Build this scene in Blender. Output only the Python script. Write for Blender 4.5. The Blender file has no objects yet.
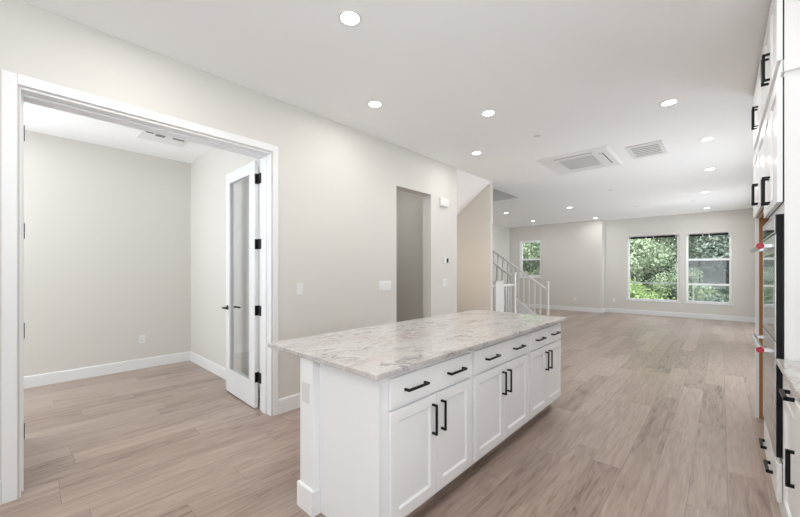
import bpy, bmesh, math, random
from mathutils import Vector, Matrix, Euler
random.seed(7)
scene = bpy.context.scene
col = scene.collection
PI = math.pi

# ------------------------------------------------------------------ camera
YAW = 42.704
cam_data = bpy.data.cameras.new('camera'); cam = bpy.data.objects.new('camera', cam_data); col.objects.link(cam)
cam.location = (0, 0, 1.3935)
cam.rotation_euler = (PI/2, 0, math.radians(YAW - 90))
cam_data.sensor_width = 36; cam_data.lens = 348.1*36/800; cam_data.shift_y = 11.77/800
cam_data.clip_start = 0.05; cam_data.clip_end = 200
scene.camera = cam
# ------------------------------------------------------------------ world, view
world = bpy.data.worlds.new('overcast_sky'); scene.world = world; world.use_nodes = True
wn = world.node_tree; bgn = wn.nodes['Background']
SKY, LOWER_FILL = 4.0, 8.8      # bright overcast sky above, stronger glow below the horizon added to lift the ceilings
tc_ = wn.nodes.new('ShaderNodeTexCoord'); sx_ = wn.nodes.new('ShaderNodeSeparateXYZ'); mr_ = wn.nodes.new('ShaderNodeMapRange')
wn.links.new(tc_.outputs['Generated'], sx_.inputs[0]); wn.links.new(sx_.outputs['Z'], mr_.inputs['Value'])
mr_.inputs['From Min'].default_value = -0.04; mr_.inputs['From Max'].default_value = 0.04
mr_.inputs['To Min'].default_value = LOWER_FILL; mr_.inputs['To Max'].default_value = SKY
wn.links.new(mr_.outputs[0], bgn.inputs['Strength']); bgn.inputs['Color'].default_value = (0.87, 0.935, 1.0, 1)
scene.view_settings.view_transform = 'Standard'; scene.view_settings.look = 'None'
scene.view_settings.gamma = 1; scene.view_settings.use_curve_mapping = False
scene.view_settings.exposure = -0.16
scene.cycles.max_bounces = 10; scene.cycles.diffuse_bounces = 7; scene.cycles.glossy_bounces = 4
scene.cycles.transparent_max_bounces = 16; scene.cycles.sample_clamp_indirect = 6
scene.cycles.use_denoising = True
LAMP_W = 6.5          # each recessed ceiling lamp
LAMP_COL = (1.0, 0.975, 0.94)

# ------------------------------------------------------------------ materials
def mat(name, c, rough=0.5, metal=0.0, spec=0.5, emit=None, es=0.0):
    m = bpy.data.materials.new(name); m.use_nodes = True
    b = m.node_tree.nodes['Principled BSDF']
    b.inputs['Base Color'].default_value = (*c, 1); b.inputs['Roughness'].default_value = rough
    b.inputs['Metallic'].default_value = metal; b.inputs['Specular IOR Level'].default_value = spec
    if emit: b.inputs['Emission Color'].default_value = (*emit, 1); b.inputs['Emission Strength'].default_value = es
    return m
def bump(m, scale, strength, dist=0.002):
    nt = m.node_tree; b = nt.nodes['Principled BSDF']
    g = nt.nodes.new('ShaderNodeNewGeometry'); n = nt.nodes.new('ShaderNodeTexNoise'); n.inputs['Scale'].default_value = scale
    n.inputs['Detail'].default_value = 3
    bp = nt.nodes.new('ShaderNodeBump'); bp.inputs['Strength'].default_value = strength; bp.inputs['Distance'].default_value = dist
    nt.links.new(g.outputs['Position'], n.inputs['Vector']); nt.links.new(n.outputs['Fac'], bp.inputs['Height'])
    nt.links.new(bp.outputs['Normal'], b.inputs['Normal']); return m
M = {}
M['wall'] = bump(mat('greige_wall_paint', (0.66, 0.643, 0.606), 0.75, spec=0.3), 60, 0.15)
M['ceiling'] = mat('white_ceiling_paint', (0.90, 0.90, 0.895), 0.9, spec=0.2)
M['trim'] = mat('white_trim_paint', (0.79, 0.795, 0.80), 0.4)
M['cab'] = mat('white_cabinet_lacquer', (0.90, 0.905, 0.915), 0.3)
M['black'] = mat('matte_black_metal', (0.012, 0.012, 0.013), 0.4, 0.6)
M['plate'] = mat('white_plastic', (0.76, 0.76, 0.75), 0.35)
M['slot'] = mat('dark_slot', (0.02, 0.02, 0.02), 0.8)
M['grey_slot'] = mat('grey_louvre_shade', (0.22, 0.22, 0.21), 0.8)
M['steel'] = bump(mat('brushed_steel', (0.62, 0.62, 0.63), 0.28, 1.0), 300, 0.05)
M['oven_glass'] = mat('black_oven_glass', (0.012, 0.012, 0.014), 0.04, spec=1.0)
M['oven_glass'].node_tree.nodes['Principled BSDF'].inputs['IOR'].default_value = 2.0
M['oven_black'] = mat('black_enamel', (0.006, 0.006, 0.007), 0.15, spec=0.25)
M['red'] = mat('red_enamel', (0.42, 0.008, 0.03), 0.3)
M['plywood'] = bump(mat('raw_brown_plywood', (0.36, 0.19, 0.085), 0.7), 40, 0.2)
M['rail'] = mat('soft_white_rail_paint', (0.74, 0.725, 0.70), 0.45)
M['tread'] = mat('taupe_stair_tread', (0.33, 0.28, 0.24), 0.7)
M['lens'] = mat('lit_lamp_lens', (1, 1, 1), 0.5, emit=(1.0, 0.98, 0.95), es=9.0)
M['brass'] = mat('satin_keeper', (0.5, 0.45, 0.35), 0.3, 1.0)
M['ac_white'] = mat('matt_white_plastic', (0.80, 0.80, 0.79), 0.6)
M['filter'] = mat('pale_grey_filter', (0.56, 0.56, 0.55), 0.8)
M['screen_dark'] = mat('dark_lcd', (0.03, 0.035, 0.04), 0.15)
M['detector'] = mat('grey_white_cap', (0.68, 0.68, 0.67), 0.5)
M['ext'] = mat('exterior_grey_rail', (0.45, 0.47, 0.45), 0.5)
M['bark'] = mat('bark', (0.16, 0.15, 0.13), 0.9)

def glassy(name, tint, frac):
    m = bpy.data.materials.new(name); m.use_nodes = True; nt = m.node_tree
    for n in list(nt.nodes): nt.nodes.remove(n)
    o = nt.nodes.new('ShaderNodeOutputMaterial'); mx = nt.nodes.new('ShaderNodeMixShader')
    t = nt.nodes.new('ShaderNodeBsdfTransparent'); g = nt.nodes.new('ShaderNodeBsdfGlossy'); fr = nt.nodes.new('ShaderNodeFresnel')
    gi = nt.nodes.new('ShaderNodeNewGeometry'); mm = nt.nodes.new('ShaderNodeMapRange')
    mm.inputs['To Min'].default_value = frac; mm.inputs['To Max'].default_value = 1/frac
    nt.links.new(gi.outputs['Backfacing'], mm.inputs['Value']); nt.links.new(mm.outputs[0], fr.inputs['IOR'])
    t.inputs['Color'].default_value = (*tint, 1); g.inputs['Roughness'].default_value = 0.02
    nt.links.new(fr.outputs[0], mx.inputs[0]); nt.links.new(t.outputs[0], mx.inputs[1]); nt.links.new(g.outputs[0], mx.inputs[2])
    nt.links.new(mx.outputs[0], o.inputs[0]); return m
M['glass'] = glassy('clear_window_glass', (0.97, 0.98, 0.97), 1.35)
M['door_glass'] = glassy('clear_door_glass', (0.93, 0.94, 0.95), 1.45)
def mesh_screen():
    m = bpy.data.materials.new('insect_mesh'); m.use_nodes = True; nt = m.node_tree
    for n in list(nt.nodes): nt.nodes.remove(n)
    o = nt.nodes.new('ShaderNodeOutputMaterial'); mx = nt.nodes.new('ShaderNodeMixShader'); mx.inputs[0].default_value = 0.35
    t = nt.nodes.new('ShaderNodeBsdfTransparent'); d = nt.nodes.new('ShaderNodeBsdfDiffuse'); d.inputs['Color'].default_value = (0.10, 0.105, 0.11, 1)
    nt.links.new(t.outputs[0], mx.inputs[1]); nt.links.new(d.outputs[0], mx.inputs[2]); nt.links.new(mx.outputs[0], o.inputs[0]); return m
M['mesh'] = mesh_screen()

class NT:
    """tiny helper for node trees"""
    def __init__(s, m): s.nt = m.node_tree; s.b = s.nt.nodes['Principled BSDF']
    def n(s, t, **k):
        x = s.nt.nodes.new(t)
        for a, v in k.items(): setattr(x, a, v)
        return x
    def l(s, a, b): s.nt.links.new(a, b)
    def math(s, op, a, b=None, c=None):
        x = s.n('ShaderNodeMath', operation=op)
        for i, v in enumerate((a, b, c)):
            if v is None: continue
            if isinstance(v, (int, float)): x.inputs[i].default_value = v
            else: s.l(v, x.inputs[i])
        return x.outputs[0]

def wood_floor():
    m = mat('taupe_oak_planks', (0.4, 0.34, 0.3), 0.38); t = NT(m)
    g = t.n('ShaderNodeNewGeometry'); sp = t.n('ShaderNodeSeparateXYZ'); t.l(g.outputs['Position'], sp.inputs[0])
    X, Y = sp.outputs['X'], sp.outputs['Y']; W, L = 0.182, 1.52
    ry = t.math('DIVIDE', t.math('ADD', Y, 20.05), W); row = t.math('FLOOR', ry); fy = t.math('FRACT', ry)
    wr = t.n('ShaderNodeTexWhiteNoise', noise_dimensions='1D'); t.l(row, wr.inputs['W'])
    rx = t.math('ADD', t.math('DIVIDE', X, L), t.math('MULTIPLY', wr.outputs['Value'], 7.3)); cx = t.math('FLOOR', rx); fx = t.math('FRACT', rx)
    cb = t.n('ShaderNodeCombineXYZ'); t.l(cx, cb.inputs[0]); t.l(row, cb.inputs[1])
    wp = t.n('ShaderNodeTexWhiteNoise', noise_dimensions='2D'); t.l(cb.outputs[0], wp.inputs['Vector'])
    # grain: position stretched along X, shifted per plank
    gx = t.math('ADD', t.math('MULTIPLY', X, 1.25), t.math('MULTIPLY', wp.outputs['Value'], 31.0))
    gv = t.n('ShaderNodeCombineXYZ'); t.l(gx, gv.inputs[0]); t.l(t.math('MULTIPLY', Y, 13.0), gv.inputs[1]); t.l(t.math('MULTIPLY', wp.outputs['Value'], 17.0), gv.inputs[2])
    n1 = t.n('ShaderNodeTexNoise'); n1.inputs['Scale'].default_value = 2.2; n1.inputs['Detail'].default_value = 8; n1.inputs['Roughness'].default_value = 0.62; n1.inputs['Distortion'].default_value = 0.9
    t.l(gv.outputs[0], n1.inputs['Vector'])
    gv2 = t.n('ShaderNodeCombineXYZ'); t.l(t.math('MULTIPLY', gx, 2.0), gv2.inputs[0]); t.l(t.math('MULTIPLY', Y, 70.0), gv2.inputs[1])
    n2 = t.n('ShaderNodeTexNoise'); n2.inputs['Scale'].default_value = 1.5; n2.inputs['Detail'].default_value = 3; t.l(gv2.outputs[0], n2.inputs['Vector'])
    v = t.math('ADD', t.math('ADD', t.math('MULTIPLY', n1.outputs['Fac'], 0.72), t.math('MULTIPLY', n2.outputs['Fac'], 0.16)), t.math('MULTIPLY', wp.outputs['Value'], 0.19))
    r = t.n('ShaderNodeValToRGB'); e = r.color_ramp.elements
    e[0].position = 0.32; e[0].color = (0.150, 0.104, 0.080, 1); e[1].position = 0.72; e[1].color = (0.470, 0.378, 0.322, 1)
    k = r.color_ramp.elements.new(0.45); k.color = (0.320, 0.243, 0.200, 1)
    t.l(v, r.inputs[0])
    ey = t.math('MULTIPLY', t.math('MINIMUM', fy, t.math('SUBTRACT', 1.0, fy)), W); ex = t.math('MULTIPLY', t.math('MINIMUM', fx, t.math('SUBTRACT', 1.0, fx)), L)
    gap = t.math('LESS_THAN', t.math('MINIMUM', ey, ex), 0.0009)
    mx = t.n('ShaderNodeMix', data_type='RGBA'); t.l(gap, mx.inputs['Factor']); t.l(r.outputs['Color'], mx.inputs['A']); mx.inputs['B'].default_value = (0.13, 0.10, 0.08, 1)
    t.l(mx.outputs['Result'], t.b.inputs['Base Color'])
    t.l(t.math('ADD', t.math('MULTIPLY', n1.outputs['Fac'], 0.15), 0.25), t.b.inputs['Roughness'])
    bp = t.n('ShaderNodeBump'); bp.inputs['Strength'].default_value = 0.12; bp.inputs['Distance'].default_value = 0.002
    t.l(t.math('SUBTRACT', n2.outputs['Fac'], t.math('MULTIPLY', gap, 1.5)), bp.inputs['Height']); t.l(bp.outputs['Normal'], t.b.inputs['Normal'])
    return m
M['floor'] = wood_floor()

def granite():
    m = mat('white_taupe_granite', (0.7, 0.68, 0.66), 0.06, spec=0.5); t = NT(m)
    g = t.n('ShaderNodeNewGeometry')
    mp = t.n('ShaderNodeMapping'); t.l(g.outputs['Position'], mp.inputs[0]); mp.inputs['Scale'].default_value = (1.0, 1.9, 2.5); mp.inputs['Rotation'].default_value = (0, 0, 0.5)
    n1 = t.n('ShaderNodeTexNoise'); n1.inputs['Scale'].default_value = 3.4; n1.inputs['Detail'].default_value = 9; n1.inputs['Roughness'].default_value = 0.62; n1.inputs['Distortion'].default_value = 2.2
    t.l(mp.outputs[0], n1.inputs['Vector'])
    # veins: |noise-0.5| small
    vn = t.math('ABSOLUTE', t.math('SUBTRACT', n1.outputs['Fac'], 0.47))
    rv = t.n('ShaderNodeValToRGB'); e = rv.color_ramp.elements; e[0].position = 0.0; e[0].color = (1, 1, 1, 1); e[1].position = 0.045; e[1].color = (0, 0, 0, 1); t.l(vn, rv.inputs[0])
    n2 = t.n('ShaderNodeTexNoise'); n2.inputs['Scale'].default_value = 3.5; n2.inputs['Detail'].default_value = 4; t.l(mp.outputs[0], n2.inputs['Vector'])
    msk = t.n('ShaderNodeValToRGB'); e = msk.color_ramp.elements; e[0].position = 0.47; e[1].position = 0.62; t.l(n2.outputs['Fac'], msk.inputs[0])
    n3 = t.n('ShaderNodeTexNoise'); n3.inputs['Scale'].default_value = 45; n3.inputs['Detail'].default_value = 4; n3.inputs['Roughness'].default_value = 0.7; t.l(g.outputs['Position'], n3.inputs['Vector'])
    base = t.n('ShaderNodeValToRGB'); e = base.color_ramp.elements; e[0].position = 0.3; e[0].color = (0.40, 0.375, 0.36, 1); e[1].position = 0.66; e[1].color = (0.70, 0.685, 0.67, 1)
    t.l(t.math('ADD', t.math('MULTIPLY', n1.outputs['Fac'], 0.40), t.math('MULTIPLY', n3.outputs['Fac'], 0.60)), base.inputs[0])
    mx = t.n('ShaderNodeMix', data_type='RGBA'); t.l(t.math('MULTIPLY', t.math('MULTIPLY', rv.outputs[0], msk.outputs[0]), 0.9), mx.inputs['Factor']); t.l(base.outputs[0], mx.inputs['A']); mx.inputs['B'].default_value = (0.17, 0.15, 0.15, 1)
    n4 = t.n('ShaderNodeTexNoise'); n4.inputs['Scale'].default_value = 1.7; n4.inputs['Detail'].default_value = 5; n4.inputs['Distortion'].default_value = 1.2; t.l(mp.outputs[0], n4.inputs['Vector'])
    r4 = t.n('ShaderNodeValToRGB'); e = r4.color_ramp.elements; e[0].position = 0.5; e[0].color = (0, 0, 0, 1); e[1].position = 0.7; e[1].color = (0.45, 0.45, 0.45, 1); t.l(n4.outputs['Fac'], r4.inputs[0])
    m2 = t.n('ShaderNodeMix', data_type='RGBA'); t.l(r4.outputs[0], m2.inputs['Factor']); t.l(mx.outputs['Result'], m2.inputs['A']); m2.inputs['B'].default_value = (0.50, 0.43, 0.385, 1)
    t.l(m2.outputs['Result'], t.b.inputs['Base Color'])
    return m
M['granite'] = granite()

def leafmat(name, c0, c1, sc=0.8):
    m = mat(name, c0, 0.9, spec=0.05); t = NT(m); g = t.n('ShaderNodeNewGeometry')
    n = t.n('ShaderNodeTexNoise'); n.inputs['Scale'].default_value = sc; n.inputs['Detail'].default_value = 5; t.l(g.outputs['Position'], n.inputs['Vector'])
    r = t.n('ShaderNodeValToRGB'); e = r.color_ramp.elements; e[0].position = 0.35; e[0].color = (*c0, 1); e[1].position = 0.65; e[1].color = (*c1, 1)
    t.l(t.math('ADD', t.math('MULTIPLY', n.outputs['Fac'], 0.7), t.math('MULTIPLY', g.outputs['Random Per Island'], 0.3)), r.inputs[0]); t.l(r.outputs[0], t.b.inputs['Base Color'])
    return m
M['leaf_bright'] = leafmat('bright_leaves', (0.15, 0.22, 0.08), (0.42, 0.50, 0.23))
M['leaf_mid'] = leafmat('mid_leaves', (0.15, 0.20, 0.12), (0.50, 0.57, 0.38))
M['leaf_dark'] = leafmat('dark_leaves', (0.08, 0.10, 0.08), (0.27, 0.31, 0.25))
M['hill'] = leafmat('overgrown_slope', (0.03, 0.04, 0.03), (0.20, 0.24, 0.15), 4.0)

# ------------------------------------------------------------------ mesh helpers (all in world metres)
ORG = {}
def worg(o): return ORG.get(o.name, Vector((0, 0, 0))) if o else Vector((0, 0, 0))
class MB:
    def __init__(s): s.bm = bmesh.new()
    def box(s, x0, x1, y0, y1, z0, z1, mi=0):
        vs = [s.bm.verts.new(p) for p in ((x0,y0,z0),(x1,y0,z0),(x1,y1,z0),(x0,y1,z0),(x0,y0,z1),(x1,y0,z1),(x1,y1,z1),(x0,y1,z1))]
        for f in ((0,3,2,1),(4,5,6,7),(0,1,5,4),(1,2,6,5),(2,3,7,6),(3,0,4,7)):
            s.bm.faces.new([vs[i] for i in f]).material_index = mi
        return s
    def quad(s, pts, mi=0):
        s.bm.faces.new([s.bm.verts.new(p) for p in pts]).material_index = mi; return s
    def cyl(s, c, r, h, axis='Z', n=32, r2=None, mi=0):
        r2 = r if r2 is None else r2; a, b = [], []
        for i in range(n):
            t = 2*PI*i/n; u, v = math.cos(t), math.sin(t)
            def P(rr, hh):
                if axis == 'Z': return (c[0]+rr*u, c[1]+rr*v, c[2]+hh)
                if axis == 'X': return (c[0]+hh, c[1]+rr*u, c[2]+rr*v)
                return (c[0]+rr*u, c[1]+hh, c[2]-rr*v)
            a.append(s.bm.verts.new(P(r, 0))); b.append(s.bm.verts.new(P(r2, h)))
        for i in range(n):
            j = (i+1) % n; s.bm.faces.new((a[i], a[j], b[j], b[i])).material_index = mi
        s.bm.faces.new(list(reversed(a))).material_index = mi; s.bm.faces.new(b).material_index = mi
        return s
    def prism(s, prof, x0, x1, axis='X', mi=0):
        """profile of (a, b) pairs extruded along axis; X: (y, z), Y: (x, z)"""
        def P(p, t): return (t, p[0], p[1]) if axis == 'X' else (p[0], t, p[1])
        A = [s.bm.verts.new(P(p, x0)) for p in prof]; B = [s.bm.verts.new(P(p, x1)) for p in prof]; n = len(prof)
        for i in range(n):
            j = (i+1) % n; s.bm.faces.new((A[i], A[j], B[j], B[i])).material_index = mi
        s.bm.faces.new(list(reversed(A))).material_index = mi; s.bm.faces.new(B).material_index = mi
        return s
def obj(name, mb, m, parent=None, bevel=0.0, smooth=False, org=None, kind=None, recalc=True):
    bm = mb.bm if isinstance(mb, MB) else mb
    if recalc: bmesh.ops.recalc_face_normals(bm, faces=bm.faces)
    me = bpy.data.meshes.new(name); po = worg(parent)
    o3 = Vector(org) if org is not None else po
    bmesh.ops.translate(bm, verts=bm.verts, vec=-o3); bm.to_mesh(me); bm.free()
    o = bpy.data.objects.new(name, me); col.objects.link(o)
    for mm in (m if isinstance(m, (list, tuple)) else [m]): me.materials.append(mm)
    o.location = o3 - po
    if parent: o.parent = parent
    ORG[o.name] = o3
    if bevel:
        b = o.modifiers.new('edge', 'BEVEL'); b.width = bevel; b.segments = 2; b.limit_method = 'ANGLE'; b.angle_limit = 0.6
    if smooth: me.shade_smooth()
    if kind: o['kind'] = kind
    return o
def struct(name, mb, m, parent=None, bevel=0.0):
    return obj(name, mb, m, parent, bevel, kind=None if parent else 'structure')
def thing(name, label, cat, loc, group=None):
    o = bpy.data.objects.new(name, None); col.objects.link(o); o.location = loc; o.empty_display_size = 0.1
    ORG[o.name] = Vector(loc); o['label'] = label; o['category'] = cat
    if group: o['group'] = group
    return o
def tag(o, label, cat, group=None):
    o['label'] = label; o['category'] = cat
    if group: o['group'] = group
    return o

H = 3.05; WY = 3.16; FX = 13.234; FX2 = 12.844; JY = 2.862; RY = 6.043; RX = 1.763; KY = -0.875; BX = -7.0; LX = -2.6
# ------------------------------------------------------------------ room shell
struct('floor', MB().box(LX-.2, FX+.15, KY-.1, RY+.12, -.12, 0).box(BX-.1, LX-.2, KY-.1, WY+.15, -.12, 0), M['floor'])
c = MB().box(LX-.2, FX+.15, KY-.15, WY, H, H+.25).box(BX-.1, LX-.2, KY-.15, WY+.15, H, H+.25)
c.box(LX-.2, 4.79, WY, RY+.12, H, H+.25).box(5.93, 7.68, WY, 3.40, H, H+.25).box(7.68, FX+.15, WY, RY+.12, H, H+.25).box(4.79, 5.93, WY, 3.40, H+.001, H+.25)
struct('ceiling', c, M['ceiling'])
# left kitchen wall with the double door opening and the pantry opening
D0, D1, DT = -0.010, 1.612, 2.512
TH = 0.22
w = MB().box(BX, D0, WY, WY+TH, 0, H).box(D0, D1, WY, WY+TH, DT, H).box(D1, RX, WY, WY+TH, 0, H)
w.box(RX, 3.356, WY, WY+.155, 0, H).box(3.356, 4.10, WY, WY+.155, 2.515, H).box(4.10, 4.79, WY, WY+.155, 0, H)
struct('wall_left', w, M['wall'])
# study behind the double door
struct('wall_study_back', MB().box(LX-.1, -2.2, RY, RY+.12, 0, H).box(-.55, RX, RY, RY+.12, 0, H).box(-2.2, -.55, RY, RY+.12, 0, .7).box(-2.2, -.55, RY, RY+.12, 2.5, H), M['wall'])
struct('wall_study_right', MB().box(RX, RX+.12, WY+.155, RY, 0, H), M['wall'])
struct('wall_study_left', MB().box(LX-.12, LX, WY+TH, 3.5, 0, H).box(LX-.12, LX, 5.9, RY, 0, H).box(LX-.12, LX, 3.5, 5.9, 0, .1).box(LX-.12, LX, 3.5, 5.9, 2.35, H), M['wall'])
# pantry and the space under the upper flight
struct('wall_pantry', MB().box(RX+.12, 4.64, 4.6, 4.72, 0, H).box(2.6, 2.72, WY+.155, 4.6, 0, H), M['wall'])
struct('wall_stair_left', MB().box(4.64, 4.79, WY+.155, RY, 0, H), M['wall'])
struct('wall_stair_middle', MB().box(5.93, 6.02, WY+.01, RY, 0, H).box(6.02, 6.09, WY+.20, RY, 0, H), M['wall'])
s0 = 0.735
struct('ceiling_under_stair', MB().prism([(WY, H), (WY, H+.02), (RY, H+.02), (RY, H-s0*(RY-WY))], 4.79, 5.93), M['ceiling'])
struct('wall_stairwell_upper', MB().box(7.66, 7.679, 3.40, RY, H, 4.6).box(7.679, 7.80, 3.40, RY, H+.25, 4.6).box(6.05, 7.8, RY, RY+.12, H, 4.6).box(5.93, 6.05, WY, RY, H+.25, 4.6).box(6.05, 7.8, 3.28, 3.40, H+.25, 4.6)
       .box(5.93, 7.8, WY, RY+.12, 4.6, 4.7), M['wall'])
struct('wall_far_left', MB().box(4.79, FX2+.1, RY, RY+.12, 0, H), M['wall'])
# far walls with windows
def wall_x(name, x0, x1, y0, y1, holes):
    b = MB(); ys = y0
    for (a, d, zb, zt) in sorted(holes):
        b.box(x0, x1, ys, a, 0, H); b.box(x0, x1, a, d, 0, zb); b.box(x0, x1, a, d, zt, H); ys = d
    b.box(x0, x1, ys, y1, 0, H); return struct(name, b, M['wall'])
W1 = (0.920, 2.222, 0.448, 2.470); W2 = (-0.215, 0.762, 0.450, 2.455); W3 = (4.82, 5.65, 1.130, 2.515)
wall_x('wall_far', FX, FX+.14, KY, JY, [W1, W2])
wall_x('wall_far_recess', FX2, FX2+.14, JY, RY, [W3])
struct('wall_far_return', MB().box(FX2+.14, FX+.14, JY, JY+.02, 0, H), M['wall'])
# kitchen right wall (unseen window openings added for daylight) and rear wall with wide glass doors
K1 = (-1.5, 1.3)
struct('wall_right', MB().box(BX, K1[0], KY-.12, KY, 0, H).box(K1[0], K1[1], KY-.12, KY, 0, 1.05).box(K1[0], K1[1], KY-.12, KY, 2.25, H).box(K1[1], 5.4, KY-.12, KY, 0, H)
       .box(5.4, 7.8, KY-.12, KY, 1.9, H).box(7.8, 9.4, KY-.12, KY, 0, H).box(9.4, 11.8, KY-.12, KY, 1.9, H).box(11.8, FX, KY-.12, KY, 0, H), M['wall'])
struct('wall_rear', MB().box(BX-.12, BX, KY, -.3, 0, H).box(BX-.12, BX, 2.6, WY, 0, H).box(BX-.12, BX, -.3, 2.6, 2.4, H), M['wall'])

def window_frame_x(root, x0, x1, y0, y1, z0, z1, t, m):
    obj('window_frame', MB().box(x0, x1, y0, y0+t, z0, z1).box(x0, x1, y1-t, y1, z0, z1).box(x0, x1, y0+t, y1-t, z0, z0+t).box(x0, x1, y0+t, y1-t, z1-t, z1), M['cab'], root, 0.003)
def window_x(n, X, hole, t, rails, screens, headrail=False):
    y0, y1, z0, z1 = hole
    r = thing('window_%d' % n, 'x', 'window', (X+.08, (y0+y1)/2, z0)); del r['label']; del r['category']; r['kind'] = 'structure'
    window_frame_x(r, X+.05, X+.10, y0, y1, z0, z1, t, M['trim'])
    for z in rails: obj('window_sash_rail', MB().box(X+.045, X+.095, y0+t, y1-t, z-.028, z+.028), M['cab'], r, 0.003)
    obj('window_glass', MB().box(X+.072, X+.076, y0+t*.8, y1-t*.8, z0+t*.8, z1-t*.8), M['glass'], r)
    for (a, b) in screens: obj('insect_screen', MB().box(X+.082, X+.084, y0+t*.8, y1-t*.8, a, b), M['mesh'], r)
    obj('window_sill', MB().box(X-.025, X+.05, y0-.03, y1+.03, z0-.025, z0), M['cab'], r, 0.003)
    return r
win1 = window_x(1, FX, W1, .05, [], [])
win2 = window_x(2, FX, W2, .05, [1.70, .985], [(.99, 1.69)])
win3 = window_x(3, FX2, W3, .085, [1.80], [(1.2, 1.79)])
# rear glass doors and study window, plus unseen windows added for daylight
r = thing('window_4', 'x', 'w', (BX, 1.1, 0)); del r['label']; del r['category']; r['kind'] = 'structure'
b = MB()
for y in (-.3, 1.12, 2.54): b.box(BX-.09, BX-.03, y, y+.06, 0, 2.4)
b.box(BX-.09, BX-.03, -.24, 2.54, 0, .07).box(BX-.09, BX-.03, -.24, 2.54, 2.33, 2.4)
obj('window_frame', b, M['trim'], r)
r = thing('window_5', 'x', 'w', (-.1, KY, 1.05)); del r['label']; del r['category']; r['kind'] = 'structure'  # unseen window added to light the island fronts and near ceiling
b = MB()
for x in (K1[0], -.58, .33, K1[1]-.05): b.box(x, x+.05, KY-.10, KY-.04, 1.05, 2.25)
b.box(K1[0]+.05, K1[1]-.05, KY-.10, KY-.04, 1.05, 1.10).box(K1[0]+.05, K1[1]-.05, KY-.10, KY-.04, 2.20, 2.25)
obj('window_frame', b, M['trim'], r)
r = thing('window_6', 'x', 'w', (LX-.08, 4.7, .6)); del r['label']; del r['category']; r['kind'] = 'structure'
window_frame_x(r, LX-.09, LX-.03, 3.5, 5.9, .1, 2.35, .06, M['trim'])
r = thing('window_9', 'x', 'w', (-1.4, RY, .7)); del r['label']; del r['category']; r['kind'] = 'structure'  # unseen window added to brighten the study
obj('window_frame', MB().box(-2.2, -2.14, RY+.04, RY+.10, .7, 2.5).box(-.61, -.55, RY+.04, RY+.10, .7, 2.5).box(-2.14, -.61, RY+.04, RY+.10, .7, .76).box(-2.14, -.61, RY+.04, RY+.10, 2.44, 2.5), M['trim'], r)
for n, xa in ((7, 5.4), (8, 9.4)):  # unseen side windows added to light the far ceiling
    r = thing('window_%d' % n, 'x', 'w', (xa+1.2, KY, 0)); del r['label']; del r['category']; r['kind'] = 'structure'
    b = MB()
    for x in (xa, xa+1.17, xa+2.34): b.box(x, x+.06, KY-.10, KY-.04, 0, 1.9)
    b.box(xa+.06, xa+2.34, KY-.10, KY-.04, 0, .06).box(xa+.06, xa+2.34, KY-.10, KY-.04, 1.84, 1.9)
    obj('window_frame', b, M['trim'], r)
def portal(name, loc, rot, sx, sy):
    d = bpy.data.lights.new(name, 'AREA'); d.shape = 'RECTANGLE'; d.size = sx; d.size_y = sy; d.energy = 1; d.cycles.is_portal = True
    o = bpy.data.objects.new(name, d); col.objects.link(o); o.location = loc; o.rotation_euler = rot
portal('daylight_opening', (BX-.2, 1.15, 1.2), (0, -PI/2, 0), 2.4, 2.9)
portal('daylight_opening', (-.1, KY-.2, 1.65), (PI/2, 0, 0), 2.8, 1.2)
portal('daylight_opening', (6.6, KY-.2, .95), (PI/2, 0, 0), 2.4, 1.9)
portal('daylight_opening', (10.6, KY-.2, .95), (PI/2, 0, 0), 2.4, 1.9)
portal('daylight_opening', (LX-.2, 4.7, 1.23), (0, -PI/2, 0), 2.25, 2.4)
portal('daylight_opening', (-1.375, RY+.2, 1.6), (-PI/2, 0, 0), 1.65, 1.8)
portal('daylight_opening', (FX+.2, 1.0, 1.45), (0, PI/2, 0), 2.0, 2.45)
portal('daylight_opening', (FX2+.2, 5.2, 1.83), (0, PI/2, 0), 1.36, .75)

# baseboards
def bb_x(b, x0, x1, y, s):   # run along X on a wall face at y, sticking out towards s
    z = [(y, 0), (y+s*.015, 0), (y+s*.015, .130), (y+s*.010, .140), (y, .140)]
    b.prism(z, x0, x1, 'X')
def bb_y(b, y0, y1, x, s):
    b.prism([(x, 0), (x+s*.015, 0), (x+s*.015, .130), (x+s*.010, .140), (x, .140)], y0, y1, 'Y')
b = MB(); bb_x(b, 1.674, 3.356, WY, -1); bb_x(b, 4.10, 4.79, WY, -1); bb_x(b, BX, -.088, WY, -1); struct('baseboard_left', b, M['trim'])
b = MB(); bb_x(b, LX, RX-.015, RY, -1); struct('baseboard_study_back', b, M['trim'])
b = MB(); bb_y(b, WY+TH+.02, RY, RX, -1); struct('baseboard_study_right', b, M['trim'])
b = MB(); bb_y(b, KY, JY-.015, FX, -1); struct('baseboard_far', b, M['trim'])
b = MB(); bb_y(b, JY, RY, FX2, -1); bb_x(b, FX2-.015, FX, JY, -1); struct('baseboard_far_recess', b, M['trim'])
b = MB(); bb_x(b, 8.0, FX2-.015, RY, -1); struct('baseboard_far_left', b, M['trim'])
b = MB(); bb_x(b, 4.74, 5.4, KY, 1); bb_x(b, 7.8, 9.4, KY, 1); bb_x(b, 11.8, FX-.015, KY, 1); struct('baseboard_right', b, M['trim'])
b = MB(); bb_y(b, WY+.2, RY, 5.93, -1); struct('baseboard_stair', b, M['trim'])

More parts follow.
